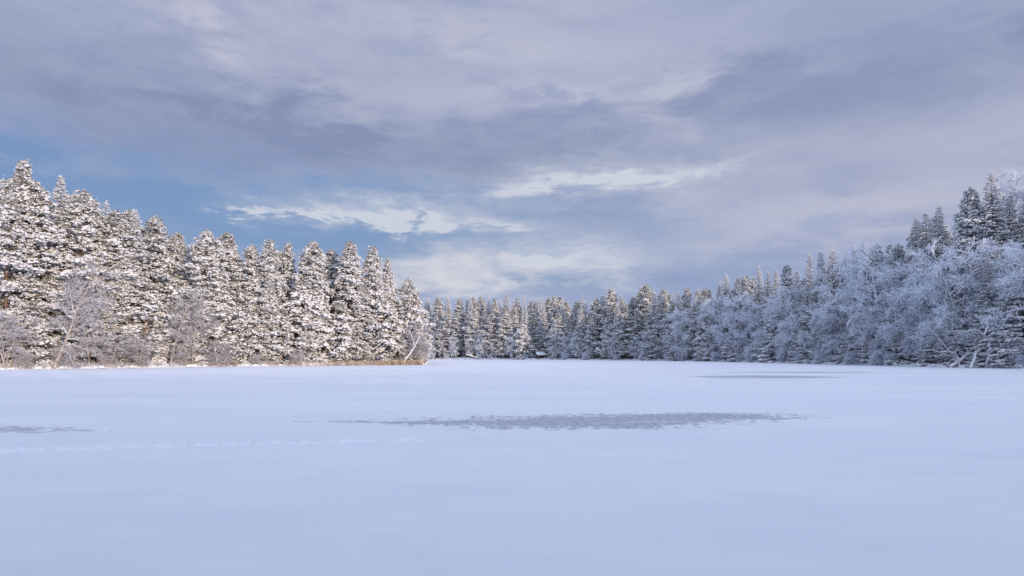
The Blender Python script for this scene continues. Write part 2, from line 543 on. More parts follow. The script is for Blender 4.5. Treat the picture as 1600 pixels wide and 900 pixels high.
def make_pine(seed, H=20.0, Rm=2.6, base=0.12, dens=1.0):
    rng = np.random.default_rng(seed)
    tg, cg = Geo(), Geo()
    zs = np.linspace(0, 1, 14)
    wob = np.cumsum(rng.normal(0, 0.05, (14, 2)), 0) * (zs[:, None] ** 0.7)
    pts = np.stack([wob[:, 0], wob[:, 1], zs * H], 1)
    tube(tg, pts, 0.20 * (1 - zs) ** 0.8 + 0.02, 7)
    axis = lambda z: np.array([np.interp(z, pts[:, 2], pts[:, 0]), np.interp(z, pts[:, 2], pts[:, 1])])
    z = base * H
    P, Y, PI_, S = [], [], [], []
    ang = rng.uniform(0, 6.28)
    lobes = [(rng.uniform(0, 6.28), rng.uniform(0.2, 0.95), rng.uniform(0.75, 1.3)) for _ in range(9)]
    while z < H * 0.985:
        t = z / H
        tt = (t - base) / (1 - base)
        prof = (min(1.0, 0.80 + tt * 1.0)) * (1 - max(0, tt - 0.40) / 0.60) ** (0.60 + 0.09 * (seed % 4))
        Lb = Rm * prof * (rng.uniform(0.55, 1.15) if rng.random() > .12 else rng.uniform(1.15, 1.4)) + 0.15
        ang += 2.4 + rng.normal(0, 0.35)
        for la, lt, lk in lobes:
            if abs(math.remainder(ang - la, 2 * math.pi)) < 0.7 and abs(tt - lt) < 0.12:
                Lb *= lk
        rise = 0.55 * (tt - 0.35) + rng.normal(0, 0.12)
        ax = axis(z)
        d = np.array([math.cos(ang), math.sin(ang)])
        ts = np.linspace(0, 1, 5)
        bz = z + Lb * (rise * ts - 0.22 * ts ** 2)
        bp = np.stack([ax[0] + d[0] * Lb * ts, ax[1] + d[1] * Lb * ts, bz], 1)
        if Lb > 0.8:
            tube(tg, bp, 0.045 * (1 - ts) + 0.012, 3)
        # plate of tufts on the outer part of the branch
        n = int((7 + 10.8 * Lb) * dens)
        # the tufts gather into a few pads along the branch
        npad = 2 + int(Lb * 1.6)
        ps_, pl_ = rng.uniform(0.35, 1.0, npad) ** 0.7, rng.normal(0, 0.12 + 0.20 * Lb, npad)
        pz_ = rng.normal(0, 0.12, npad)
        wh = rng.integers(0, npad, n)
        s = ps_[wh] + rng.normal(0, 0.16 / max(Lb, .5), n)
        lat = pl_[wh] * (1.25 - 0.5 * ps_[wh]) + rng.normal(0, 0.19, n)
        cx = np.interp(s, ts, bp[:, 0]) - d[1] * lat
        cy_ = np.interp(s, ts, bp[:, 1]) + d[0] * lat
        cz = np.interp(s, ts, bp[:, 2]) - 0.10 * lat ** 2 + pz_[wh] + rng.normal(0, 0.07, n) + 0.02
        P.append(np.stack([cx, cy_, cz], 1))
        Y.append(np.full(n, ang) + rng.normal(0, 0.7, n))
        PI_.append(rng.normal(0.22, 0.25, n))
        S.append(rng.uniform(0.65, 1.25, n) * (1.0 if tt < 0.85 else 0.75))
        z += rng.uniform(0.10, 0.22) * (1.0 if tt < 0.8 else 0.65)
    # leader
    n = 22
    P.append(np.stack([axis(H)[0] + rng.normal(0, 0.06, n), axis(H)[1] + rng.normal(0, 0.06, n), H - rng.uniform(-0.1, 1.2, n)], 1))
    Y.append(rng.uniform(0, 6.28, n)); PI_.append(rng.normal(0, .3, n)); S.append(rng.uniform(.35, .6, n))
    scatter(cg, T_PINE, np.concatenate(P), np.concatenate(Y), np.concatenate(PI_), np.concatenate(S), rng, H)
    # dead lower twigs
    for _ in range(16):
        zz_ = rng.uniform(0.05, base + 0.08) * H
        a = rng.uniform(0, 6.28)
        L = rng.uniform(0.7, 2.0)
        p0 = np.array([*axis(zz_), zz_])
        p1 = p0 + np.array([math.cos(a) * L, math.sin(a) * L, rng.uniform(-0.4, 0.3)])
        tube(tg, np.stack([p0, (p0 + p1) / 2 + [0, 0, .08], p1]), [0.03, 0.02, 0.008], 3)
    return tg.mesh('pine_trunk', [M_pine_bark]), cg.mesh('pine_crown', [M_needle, M_snow], True), H


def make_spruce(seed, H=20.0, Rm=2.9, base=0.05, dens=1.0, droop=0.35):
    rng = np.random.default_rng(seed)
    tg, cg = Geo(), Geo()
    zs = np.linspace(0, 1, 10)
    wob = np.cumsum(rng.normal(0, 0.02, (10, 2)), 0)
    pts = np.stack([wob[:, 0], wob[:, 1], zs * H], 1)
    tube(tg, pts, 0.19 * (1 - zs) + 0.015, 7)
    P, Y, PI_, S = [], [], [], []
    z = base * H
    ang = 0.0
    kk = 0
    while z < H * 0.99:
        tt = (z / H - base) / (1 - base)
        Lb = (Rm * (1 - tt) ** 0.92) * rng.uniform(0.72, 1.2) + 0.10
        ang += 2.4 + rng.normal(0, 0.4)
        d = np.array([math.cos(ang), math.sin(ang)])
        ts = np.linspace(0, 1, 6)
        dr = droop * (1.25 - tt)
        bz = z + Lb * (-dr * ts + 0.22 * ts ** 3 + (0.25 if tt > .85 else 0) * ts)
        bp = np.stack([d[0] * Lb * ts, d[1] * Lb * ts, bz], 1)
        if Lb > 0.7:
            tube(tg, bp, 0.04 * (1 - ts) + 0.01, 3)
        n = int((5 + 10.0 * Lb) * dens)
        s = rng.uniform(0.22, 1.0, n)
        lat = rng.normal(0, 0.10 + 0.16 * Lb, n) * (1.15 - 0.8 * s)
        P.append(np.stack([np.interp(s, ts, bp[:, 0]) - d[1] * lat, np.interp(s, ts, bp[:, 1]) + d[0] * lat,
                           np.interp(s, ts, bp[:, 2]) - 0.25 * np.abs(lat) + rng.normal(0, 0.04, n)], 1))
        Y.append(ang + np.sign(lat) * rng.uniform(0, 0.8, n))
        PI_.append(rng.normal(dr * 0.9, 0.2, n))
        S.append(rng.uniform(0.7, 1.2, n) * (1.0 - 0.62 * max(0, tt - 0.4) / 0.6))
        kk += 1
        z += rng.uniform(0.22, 0.46) * (1 - 0.4 * tt) if kk % 4 == 0 else 0.03
    n = 8
    P.append(np.stack([rng.normal(0, 0.04, n), rng.normal(0, 0.04, n), H - rng.uniform(-.2, .8, n)], 1) + [*wob[-1], 0])
    Y.append(rng.uniform(0, 6.28, n)); PI_.append(rng.normal(-0.9, .3, n)); S.append(rng.uniform(.35, .6, n))
    scatter(cg, T_SPRUCE, np.concatenate(P), np.concatenate(Y), np.concatenate(PI_), np.concatenate(S), rng, H, 0.08, 0.12)
    return tg.mesh('spruce_trunk', [M_spruce_bark]), cg.mesh('spruce_crown', [M_needle_s, M_snow], True), H


def make_bare(seed, H=11.0, spread=3.2, lean=0.1, frosted=True, stems=1, first=0.18, dens=1.0, bark=None, fuzz=1.0, limb_r=1.0):
    """leafless broadleaf tree: trunk and limbs in one mesh, fine twigs in another"""
    rng = np.random.default_rng(seed)
    tg, cg = Geo(), Geo()
    mats = [M_frost, M_twig_d] if frosted else [M_twig, M_frost]
    pw_ = 0.95 if frosted else 0.66       # share of twigs in the first material
    lp0, lp1, lw = [], [], []
    for st in range(stems):
        la = rng.uniform(0, 6.28) if stems > 1 else 0.0
        ln = lean if stems == 1 else rng.uniform(0.12, 0.38)
        Hs = H * (1.0 if st == 0 else rng.uniform(0.7, 0.95))
        zs = np.linspace(0, 1, 12)
        off = ln * Hs * zs ** 1.3
        wob = np.cumsum(rng.normal(0, 0.06, (12, 2)), 0) * zs[:, None]
        tp = np.stack([np.cos(la) * off + wob[:, 0], np.sin(la) * off + wob[:, 1], zs * Hs], 1)
        tube(tg, tp, 0.13 * limb_r * (1 - zs) ** 0.9 * (1.0 if stems == 1 else 0.7) + 0.014, 6)
        nl = int(26 / (stems ** 0.5))
        a = rng.uniform(0, 6.28)
        for i in range(nl):
            t = first + (0.97 - first) * (i + rng.uniform(0, 1)) / nl
            a += 2.4 + rng.normal(0, 0.5)
            tt = (t - first) / (1 - first)
            L = spread * (0.55 + 1.2 * tt) * (1 - tt) ** 0.55 * rng.uniform(0.7, 1.2) * 1.1 + 0.5
            p0 = np.array([np.interp(t, zs, tp[:, k]) for k in range(3)])
            el_ = rng.uniform(0.3, 0.95) * (0.7 + 0.5 * tt)
            ts = np.linspace(0, 1, 7)
            # rises, then arches over
            r_ = L * ts * math.cos(el_) ** 0.5
            zc = L * (math.sin(el_) * ts - rng.uniform(0.25, 0.65) * ts ** 2.4)
            aw = a + np.cumsum(rng.normal(0, 0.10, 7))
            bp = p0 + np.stack([np.cos(aw) * r_, np.sin(aw) * r_, zc], 1)
            bp[0] = p0
            tube(tg, bp, (0.055 * limb_r * (1 - 0.5 * tt) + 0.008) * (1 - ts) + 0.010, 4)
            ns = max(4, int(L * 3.6))
            for j in range(ns):
                s = rng.uniform(0.22, 0.98)
                q0 = np.array([np.interp(s, ts, bp[:, k]) for k in range(3)])
                dd = norm(np.array([np.interp(min(1, s + .1), ts, bp[:, k]) for k in range(3)]) - q0 + 1e-6)
                v = norm(dd * 0.8 + rng.normal(0, 0.55, 3) + np.array([0, 0, 0.10]))
                Ls = (0.45 + 0.40 * L * (1 - s * 0.6)) * rng.uniform(0.6, 1.1)
                sag = rng.uniform(0.05, 0.35)
                tq = np.linspace(0, 1, 4)
                sp_ = q0 + v * Ls * tq[:, None] - np.array([0, 0, 1]) * (sag * Ls * tq ** 2)[:, None]
                tube(tg, sp_, 0.018 * (1 - tq) + 0.006, 3)
                lp0.append(sp_[:-1]); lp1.append(sp_[1:]); lw.append(np.full(3, Ls))
            lp0.append(bp[2:-1]); lp1.append(bp[3:]); lw.append(np.full(4, 1.0))
    A = np.concatenate(lp0); B = np.concatenate(lp1); Wt = np.concatenate(lw)
    # twigs along the small branches
    per = max(1, int(round(3.2 * dens)))
    idx = np.repeat(np.arange(len(A)), per)
    s = rng.uniform(0, 1, len(idx))[:, None]
    p = A[idx] * (1 - s) + B[idx] * s
    d = norm(norm(B[idx] - A[idx]) * 0.9 + rng.normal(0, 0.55, (len(idx), 3)))
    L = rng.uniform(0.28, 0.75, len(idx)) * (0.6 + 0.5 * Wt[idx])
    q = p + d * L[:, None]
    bend = np.stack([np.zeros(len(idx)), np.zeros(len(idx)), 0.05 * L], 1)
    wid = rng.uniform(0.014, 0.028, len(idx)) * (1.9 if frosted else 1.0)
    ribbons(cg, p, q, wid, rng, (rng.uniform(size=len(idx)) > pw_).astype(np.int32), bend)
    # twiglets
    k2 = int(round(4 * dens * fuzz))
    i2 = np.repeat(np.arange(len(p)), k2)
    s = rng.uniform(0.15, 1, len(i2))[:, None]
    p2 = p[i2] * (1 - s) + q[i2] * s + bend[i2] * (1 - np.abs(2 * s - 1))
    d2 = norm(d[i2] * 0.9 + rng.normal(0, 0.6, (len(i2), 3)))
    L2 = rng.uniform(0.12, 0.34, len(i2))
    wid = rng.uniform(0.010, 0.022, len(i2)) * (2.3 if frosted else 1.0)
    ribbons(cg, p2, p2 + d2 * L2[:, None], wid, rng, (rng.uniform(size=len(i2)) > pw_).astype(np.int32))
    bm_ = bark or (M_alder_bark if frosted else M_birch_bark)
    return tg.mesh('bare_trunk', [bm_]), cg.mesh('bare_crown', mats), H


# ------------------------------------------------------------------ shoreline
def world_at(px, d):
    return (px - 800) / F * d, d


SH = [(-20, -5), (-44, -2), (-60, 14), (-70, 38), (-68, 58)]
for px, py in [(20, 577.8), (110, 576.6), (200, 575.2), (300, 573.6), (400, 572.2), (480, 571.6), (560, 571.0), (620, 570.4), (655, 570.2)]:
    SH.append(world_at(px, EYE * F / (py - HOR)))
SH += [(-14.2, 111), (-17, 118), (-24, 140), (-33, 175), (-37, 215), (-30, 236)]
for px, py in [(690, 561.3), (760, 561.6), (850, 562.0), (930, 562.6), (1000, 563.2), (1100, 564.6), (1200, 566.6), (1300, 569.2), (1400, 571.6), (1500, 574.2), (1600, 576.3)]:
    SH.append(world_at(px, EYE * F / (py - HOR)))
SH += [(61, 62), (57, 34), (47, 10), (26, -4), (4, -5)]
SH = np.array(SH, float)


def resample(P, step):
    Q = np.vstack([P, P[:1]])
    # Catmull-Rom through the points
    out = []
    n = len(P)
    for i in range(n):
        p0, p1, p2, p3 = P[i - 1], P[i], P[(i + 1) % n], P[(i + 2) % n]
        k = max(2, int(np.linalg.norm(p2 - p1) / step))
        for t in np.arange(k) / k:
            out.append(0.5 * ((2 * p1) + (-p0 + p2) * t + (2 * p0 - 5 * p1 + 4 * p2 - p3) * t * t + (-p0 + 3 * p1 - 3 * p2 + p3) * t ** 3))
    return np.array(out)


LINE = resample(SH, 0.45)
NL = len(LINE)
rs = np.random.default_rng(5)
tang = norm(np.roll(LINE, -4, 0) - np.roll(LINE, 4, 0))
nrm0 = np.stack([-tang[:, 1], tang[:, 0]], 1)
ctr = np.array([25.0, 85.0])
if np.mean(np.sum(nrm0 * (LINE - ctr), 1)) < 0:
    nrm0 = -nrm0


def smooth_ring(a, k):
    out = np.zeros_like(a)
    for i in range(-k, k + 1):
        out += np.roll(a, i, 0)
    return out / (2 * k + 1)


nrm_s = norm(smooth_ring(nrm0, 8))
rad_d = norm(LINE - ctr)
wig = smooth_ring(rs.normal(0, 1, NL), 2) * 0.45 + smooth_ring(rs.normal(0, 1, NL), 9) * 0.8


def build_land():
    offs = [-1.2, -0.35, 0.0, 0.18, 0.4, 0.7, 1.1, 1.6, 2.3, 3.3, 5, 8, 14, 30, 80, 300, 1600, 3500]
    hs = [-0.30, -0.12, 0.06, 0.20, 0.28, 0.32, 0.34, 0.36, 0.4, 0.45, 0.5, 0.6, 0.8, 1.2, 2.0, 3.0, 4.0, 6.0]
    V = []
    for o, h in zip(offs, hs):
        w = max(0.0, min(1.0, (o - 2) / 12.0))
        dr = norm(nrm_s * (1 - w) + rad_d * w)
        edge = wig[:, None] * (1 if o < 20 else 0)
        P = LINE + dr * (o + edge * 0.6)
        jit = smooth_ring(rs.normal(0, 1, NL), 1) * (0.16 if 0 <= o < 10 else 0.0) + smooth_ring(rs.normal(0, 1, NL), 4) * (0.22 if 0 < o < 20 else 0)
        z = h + jit * (0.6 if o < 0.3 else 1.0)
        if o < 0:
            z = np.full(NL, h)
        V.append(np.column_stack([P, z]))
    V = np.concatenate(V)
    F_ = []
    m = len(offs)
    i, j = np.meshgrid(np.arange(m - 1), np.arange(NL), indexing='ij')
    a = (i * NL + j).ravel(); b = (i * NL + (j + 1) % NL).ravel()
    c = a + NL; d = b + NL
    F_ = np.concatenate([np.stack([a, b, d], 1), np.stack([a, d, c], 1)])
    t = V[F_[NL * 5]]
    if np.cross(t[1] - t[0], t[2] - t[0])[2] < 0:
        F_ = F_[:, ::-1]
    g = Geo(); g.add(V, F_, 0)
    return g.mesh('ground', [M_bank], smooth=True)


def tag(o, label=None, cat=None, group=None, kind=None):
    if label: o['label'] = label
    if cat: o['category'] = cat
    if group: o['group'] = group
    if kind: o['kind'] = kind
    return o


def link(name, me, parent=None):
    o = bpy.data.objects.new(name, me)
    col.objects.link(o)
    if parent: o.parent = parent
    return o


def empty(name, loc=(0, 0, 0), rz=0.0, sc=1.0):
    o = bpy.data.objects.new(name, None)
    col.objects.link(o)
    o.location = loc
    o.rotation_euler = (0, 0, rz)
    o.scale = (sc, sc, sc) if np.isscalar(sc) else sc
    return o


tag(link('ground', build_land()), kind='structure', label='snowy lake shore and forest floor with dry grass showing through')

# the frozen lake: one sheet whose edge lies under the bank
g = Geo()
inner = LINE + nrm_s * 0.9
rings = [0.0, 0.25, 0.5, 0.75, 1.0]
c0 = np.array([10.0, 60.0])
V = np.concatenate([np.column_stack([ctr + (inner - ctr) * r, np.zeros(NL)]) for r in rings[1:]])
V = np.vstack([V, [[ctr[0], ctr[1], 0]]])
F_ = []
for q in range(3):
    j = np.arange(NL)
    a = q * NL + j; b = q * NL + (j + 1) % NL
    F_.append(np.stack([a, b, b + NL], 1)); F_.append(np.stack([a, b + NL, a + NL], 1))
F_.append(np.stack([np.full(NL, 4 * NL), (np.arange(NL) + 1) % NL, np.arange(NL)], 1)[:, ::-1])
F_ = np.concatenate(F_)
tri = V[F_]
up_ = np.cross(tri[:, 1] - tri[:, 0], tri[:, 2] - tri[:, 0])[:, 2]
F_[up_ < 0] = F_[up_ < 0][:, ::-1]
g.add(V, F_, 0)
tag(link('frozen_lake', g.mesh('frozen_lake', [M_lake])), kind='structure', label='flat frozen lake under snow with swept grey ice patches')

# trail of prints: a strip of lake snow whose kicked-up lips stand proud
rt = np.random.default_rng(21)
ta = np.array(world_at(-60, EYE * F / (708 - HOR))); tb = np.array(world_at(800, EYE * F / (682.5 - HOR)))
tl = np.linalg.norm(tb - ta); td = (tb - ta) / tl; tn = np.array([-td[1], td[0]])
nx, ny = int(tl / 0.035), 26
S_ = np.linspace(0, tl, nx); Tn = np.linspace(-0.42, 0.42, ny)
hgt = np.full((nx, ny), -0.012)
prints = []
s = 0.15
k = 0
while s < tl - 0.1:
    prints.append((s, (0.09 if k % 2 else -0.07) + rt.normal(0, 0.03) + 0.05 * math.sin(s * 0.6), rt.uniform(0.35, 1.3)))
    s += rt.uniform(0.14, 0.32) if rt.random() > .07 else rt.uniform(.4, .7); k += 1
SS, TT = np.meshgrid(S_, Tn, indexing='ij')
for (ps, pt, pk) in prints:
    fade = 1.0 if ps < tl * 0.5 else max(0.15, 1 - (ps - tl * 0.5) / (tl * 0.5))
    a = (SS - ps) / 0.13; b_ = (TT - pt) / 0.09
    hgt += pk * fade * 0.12 * np.exp(-((SS - ps - 0.10) / 0.09) ** 2 - ((TT - pt - 0.02) / 0.09) ** 2)
    hgt += pk * fade * 0.030 * np.exp(-((SS - ps) / 0.16) ** 2 - ((TT - pt - 0.10) / 0.06) ** 2)
    hgt -= pk * fade * 0.035 * np.exp(-(((SS - ps) / 0.07) ** 2 + ((TT - pt) / 0.06) ** 2))
hgt += rt.normal(0, 0.0015, hgt.shape)
hgt *= 1.0
hgt = np.clip(hgt, -0.012, 0.085)
endf = np.minimum(1, np.minimum(SS, tl - SS) / 0.3) * np.minimum(1, (0.42 - np.abs(TT)) / 0.10)
hgt = hgt * endf - 0.014 * (1 - endf)
X = ta[0] + td[0] * SS + tn[0] * TT; Y_ = ta[1] + td[1] * SS + tn[1] * TT
i, j = np.meshgrid(np.arange(nx - 1), np.arange(ny - 1), indexing='ij')
a = (i * ny + j).ravel(); b = a + 1; c = a + ny; d = c + 1
g = Geo(); g.add(np.stack([X.ravel(), Y_.ravel(), hgt.ravel()], 1), np.concatenate([np.stack([a, c, d], 1), np.stack([a, d, b], 1)]), 0)
tag(link('footprint_trail', g.mesh('footprint_trail', [M_trail], smooth=True)), kind='structure', label='line of animal prints with raised snow lips crossing the lake')

# ------------------------------------------------------------------ tree kinds
PINES = [make_pine(101, 20, 2.3, 0.12), make_pine(102, 20, 2.6, 0.18), make_pine(103, 20, 2.1, 0.10),
         make_pine(104, 20, 2.5, 0.24), make_pine(105, 20, 2.8, 0.15)]
SPRUCES = [make_spruce(201, 20, 3.2, droop=.42), make_spruce(202, 20, 3.6, droop=0.55), make_spruce(203, 20, 2.8, droop=.4), make_spruce(204, 20, 3.9, droop=0.38)]
FROST = [make_bare(301, 11, 3.3, 0.10, limb_r=1.5), make_bare(302, 11, 3.8, 0.22, limb_r=1.7, fuzz=.75), make_bare(303, 11, 3.0, 0.05, stems=2, limb_r=1.4),
         make_bare(304, 11, 4.0, 0.12, stems=2, limb_r=1.9, fuzz=.7), make_bare(305, 11, 2.7, 0.0, fuzz=1.3)]
BIRCH = [make_bare(401, 10, 2.8, 0.12, False), make_bare(402, 10, 2.4, 0.30, False, dens=0.9), make_bare(403, 10, 2.6, 0.05, False, stems=3, fuzz=1.3)]
SHRUB = [make_bare(501, 3.2, 1.2, 0.1, False, stems=4, first=0.05, dens=0.7), make_bare(502, 3.2, 1.5, 0.1, True, stems=4, first=0.05, dens=0.8)]
FROSTY_P = []
for tm_, cm_, h_ in (PINES[0],):
    cc_ = cm_.copy()
    cc_.materials[0] = M_needle_s
    FROSTY_P.append((tm_, cc_, h_))
TALL_F = [make_bare(361, 24, 3.0, 0.03, first=0.45, dens=0.9, limb_r=1.5)]
YOUNG_P = [make_pine(151, 8, 1.9, 0.06), make_pine(152, 8, 2.2, 0.10), make_pine(153, 9, 1.7, 0.05)]
YOUNG_S = [make_spruce(251, 8, 2.0, 0.02, droop=0.4), make_spruce(252, 9, 2.4, 0.02, droop=0.3)]
KINDS = {'pine': (PINES, 'pine_tree', 'pine tree'), 'spruce': (SPRUCES, 'spruce_tree', 'spruce tree'),
         'frost': (FROST, 'frosted_tree', 'bare tree'), 'birch': (BIRCH, 'birch_tree', 'bare tree'),
         'shrub': ([SHRUB[0]], 'bare_shrub', 'shrub'), 'fshrub': ([SHRUB[1]], 'frosted_shrub', 'shrub')}

SPX = np.array([0, 20, 110, 200, 300, 400, 480, 560, 620, 655, 661, 690, 760, 850, 930, 1000, 1100, 1200, 1300, 1400, 1500, 1600, 1700])
SPY = np.array([578, 577.8, 576.6, 575.2, 573.6, 572.2, 571.6, 571.0, 570.4, 570.2, 561.2, 561.3, 561.6, 562.0, 562.6, 563.2, 564.6, 566.6, 569.2, 571.6, 574.2, 576.3, 578.5])


def shore_d(px):
    return EYE * F / (np.interp(px, SPX, SPY) - HOR)


rp = random.Random(77)
ALL = []


def plant(kind, px, top, back, variant=None, wide=1.0, zone='', row='front', rz=None, dist=None):
    """a tree standing `back` metres behind the shore, its top at photograph row `top`"""
    d = (dist if dist else shore_d(px)) + back + (1.2 if zone == 'left' and kind == 'pine' else 0)
    x, y = world_at(px, d)
    z0 = 0.25 + 0.02 * back
    h = EYE + (HOR - top) / F * d - z0
    vs, name, cat = KINDS[kind]
    if kind in ('pine', 'spruce') and h < 12.5:
        vs = YOUNG_P if kind == 'pine' else YOUNG_S
    elif kind == 'frost' and h > 19:
        vs = TALL_F
    elif kind == 'pine' and zone == 'right':
        vs = FROSTY_P
    tm, cm, H0 = vs[variant % len(vs)] if variant is not None else rp.choice(vs)
    s = h / H0
    if kind in ('pine', 'spruce', 'frost', 'birch'):
        sx = s * wide if s > 0.75 else (0.35 * 1 + 0.65 * s) * wide
    else:
        sx = s * wide
    rot = rp.uniform(0, 6.28) if rz is None else rz
    root = empty(name, (x, y, z0 - 0.25), rot, (sx, sx, s))
    root.rotation_euler[0] = rp.gauss(0, 0.022)
    root.rotation_euler[1] = rp.gauss(0, 0.022)
    link('trunk', tm, root)
    link('crown', cm, root)
    ALL.append(dict(o=root, kind=kind, px=px, top=top, zone=zone, row=row, cat=cat, h=h))
    return root


# --- left shore, sunlit: tall pines in front, skyline from the photograph
LEFT = [(-62, 262, 6), (-28, 246, 5), (30, 249, 6), (8, 300, 3), (62, 285, 5), (90, 270, 9), (122, 292, 5), (155, 308, 6), (180, 325, 5), (208, 321, 7), (243, 333, 7),
        (268, 365, 9), (291, 361, 11), (325, 354, 4), (352, 361, 9), (383, 378, 5), (425, 371, 4), (447, 377, 8), (490, 374, 4),
        (518, 388, 9), (545, 373, 4), (583, 381, 4), (610, 402, 5), (632, 430, 4), (648, 455, 4)]
for i, (px, top, bk) in enumerate(LEFT):
    kd = 'spruce' if px in (208, 90) else 'pine'
    plant(kd, px, top, bk, i, wide=rp.uniform(1.0, 1.35) if px < 600 else 0.9, zone='left', row='front')
for i in range(26):
    px = -70 + i * 27 + rp.uniform(-8, 8)
    top = np.interp(px, [q[0] for q in LEFT], [q[1] for q in LEFT]) + rp.uniform(2, 30)
    plant('pine' if rp.random() < 0.8 else 'spruce', px, top, rp.uniform(11, 18), zone='left', row='back')
for i in range(24):
    px = -70 + i * 28 + rp.uniform(-8, 8)
    top = np.interp(px, [q[0] for q in LEFT], [q[1] for q in LEFT]) + rp.uniform(20, 60)
    plant('pine' if rp.random() < 0.5 else 'spruce', px, top, rp.uniform(20, 32), zone='left', row='back')
# lower pines and bushes of pine reaching to the ground
for px, top, bk in [(52, 470, 2), (18, 480, 2.5), (360, 470, 2), (412, 430, 2), (470, 440, 2.5), (500, 450, 2), (565, 440, 2), (600, 460, 2.2), (80, 430, 4), (195, 400, 4), (255, 430, 5), (280, 470, 3), (330, 440, 3), (620, 500, 2), (225, 440, 3), (140, 400, 4), (440, 480, 1.6), (535, 470, 1.6), (395, 480, 2)]:
    plant('pine', px, top, bk, wide=1.15, zone='left', row='low')
# bare birches at the water's edge
for px, top, bk, v, rz in [(8, 470, 1.0, 2, 2.0), (172, 512, 0.6, 1, 0.2), (215, 515, 1.0, 2, 1.0), (266, 450, 1.2, 1, 0.3), (300, 455, 1.0, 0, 1.0),
                           (350, 525, 1.0, 2, 0.5), (470, 520, 1.0, 1, 0.4), (640, 500, 1.0, 1, 0.2), (655, 512, 1.5, 2, 1.0),
                           (140, 440, 2.5, 0, 4.0)]:
    plant('birch', px, top, bk, v, zone='left', row='front', rz=rz, wide=1.0)

# --- far shore, low sun on the crowns
FAR = [(668, 466), (684, 462), (700, 459), (716, 463), (735, 458), (748, 464), (762, 463), (776, 466), (790, 460), (806, 464), (820, 459), (834, 466), (848, 461), (866, 461),
       (880, 463), (896, 465), (912, 462), (928, 465), (944, 455), (956, 450), (972, 458), (986, 462), (1000, 448), (1011, 441), (1026, 452), (1037, 448), (1052, 455), (1070, 445), (1093, 443), (1106, 450)]
for i, (px, top) in enumerate(FAR):
    kd = 'spruce' if i % 2 == 0 else 'pine'
    plant(kd, px, top + rp.uniform(-4, 5), rp.uniform(6, 14), wide=rp.uniform(.85, 1.35), zone='far', row='front')
for i in range(34):
    px = 640 + i * 14.5 + rp.uniform(-4, 4)
    plant('pine' if rp.random() < 0.6 else 'spruce', px, np.interp(px, [q[0] for q in FAR], [q[1] for q in FAR]) + rp.uniform(0, 9), rp.uniform(18, 34), zone='far', row='back', wide=rp.uniform(.85, 1.3))
for i in range(26):
    px = 664 + i * 17.5 + rp.uniform(-5, 5)
    if 832 < px < 860: continue
    plant('pine', px, rp.choice([480, 488, 495, 505]) - max(0, (px - 950) * 0.1), rp.uniform(2, 5), zone='far', row='low', wide=rp.uniform(1.1, 1.5))
for px, top, v in [(672, 520, 1), (712, 525, 2), (738, 522, 0), (757, 512, 3), (775, 530, 1), (800, 520, 2), (868, 512, 0), (884, 520, 2), (905, 508, 3), (925, 522, 1), (960, 520, 2), (992, 524, 0)]:
    plant('frost', px, top, rp.uniform(0.8, 2.0), v, zone='far', row='front', wide=0.8)

# --- right shore, in shade: conifers behind, frosted bare trees in front
RIGHT_C = [(1120, 438, 's'), (1136, 425, 's'), (1150, 432, 'p'), (1164, 428, 'p'), (1185, 415, 's'), (1200, 421, 's'), (1213, 418, 's'), (1230, 412, 'p'), (1244, 420, 's'),
           (1268, 393, 's'), (1287, 390, 's'), (1304, 386, 's'), (1320, 402, 'p'), (1335, 384, 's'), (1352, 388, 's'), (1366, 380, 'p'), (1388, 376, 's'), (1408, 378, 'p'),
           (1432, 336, 's'), (1450, 326, 's'), (1465, 318, 's'), (1493, 336, 's'), (1508, 322, 's'), (1524, 291, 'p'), (1545, 288, 's'), (1557, 264, 's'), (1576, 300, 's'), (1600, 310, 's'), (1625, 262, 's'), (1650, 255, 'p')]
for px, top, kd in RIGHT_C:
    plant('spruce' if kd == 's' else 'pine', px, top, rp.uniform(8, 12), zone='right', row='front', wide=1.0 if kd == 'p' else 1.05)
for i in range(34):
    px = 1110 + i * 17 + rp.uniform(-5, 5)
    plant('spruce' if rp.random() < 0.6 else 'pine', px, np.interp(px, [q[0] for q in RIGHT_C], [q[1] for q in RIGHT_C]) + rp.uniform(12, 34), rp.uniform(15, 30), zone='right', row='back')
for px, top, bk in [(1020, 500, 3), (1062, 470, 3), (1110, 500, 2.5), (1150, 490, 3), (1210, 470, 3), (1262, 440, 4), (1290, 430, 4), (1330, 500, 3), (1365, 490, 3), (1420, 470, 4), (1455, 510, 2.5),
                    (1500, 470, 3.5), (1545, 400, 3.5), (1575, 440, 3), (1600, 420, 3), (1540, 500, 2), (1585, 505, 1.8)]:
    plant('spruce', px, top, bk, zone='right', row='low', wide=1.25)
FR = [(1026, 490), (1046, 480), (1066, 476), (1088, 466), (1110, 474), (1130, 462), (1152, 462), (1172, 474), (1190, 450), (1214, 458), (1240, 446),
      (1256, 478), (1302, 460), (1322, 436), (1346, 424), (1364, 410), (1382, 386), (1402, 400), (1420, 430), (1444, 418), (1468, 405), (1490, 384), (1516, 380), (1545, 450), (1568, 430), (1592, 400), (1622, 370)]
for i, (px, top) in enumerate(FR):
    plant('frost', px, top, rp.uniform(3.0, 6.5), i, zone='right', row='front', wide=1.0)
for px, top in [(1568, 276), (1586, 262), (1604, 270), (1630, 266)]:
    plant('frost', px, top, rp.uniform(13, 16), zone='right', row='back', wide=0.8)
for i in range(14):
    px = 1015 + i * 43 + rp.uniform(-7, 7)
    sk = np.interp(px, [q[0] for q in FR], [q[1] for q in FR])
    if 1480 < px < 1570: continue
    plant('frost', px, sk + (565 - sk) * rp.uniform(0.35, 0.55), rp.uniform(1.0, 2.2), zone='right', row='low', wide=0.95)

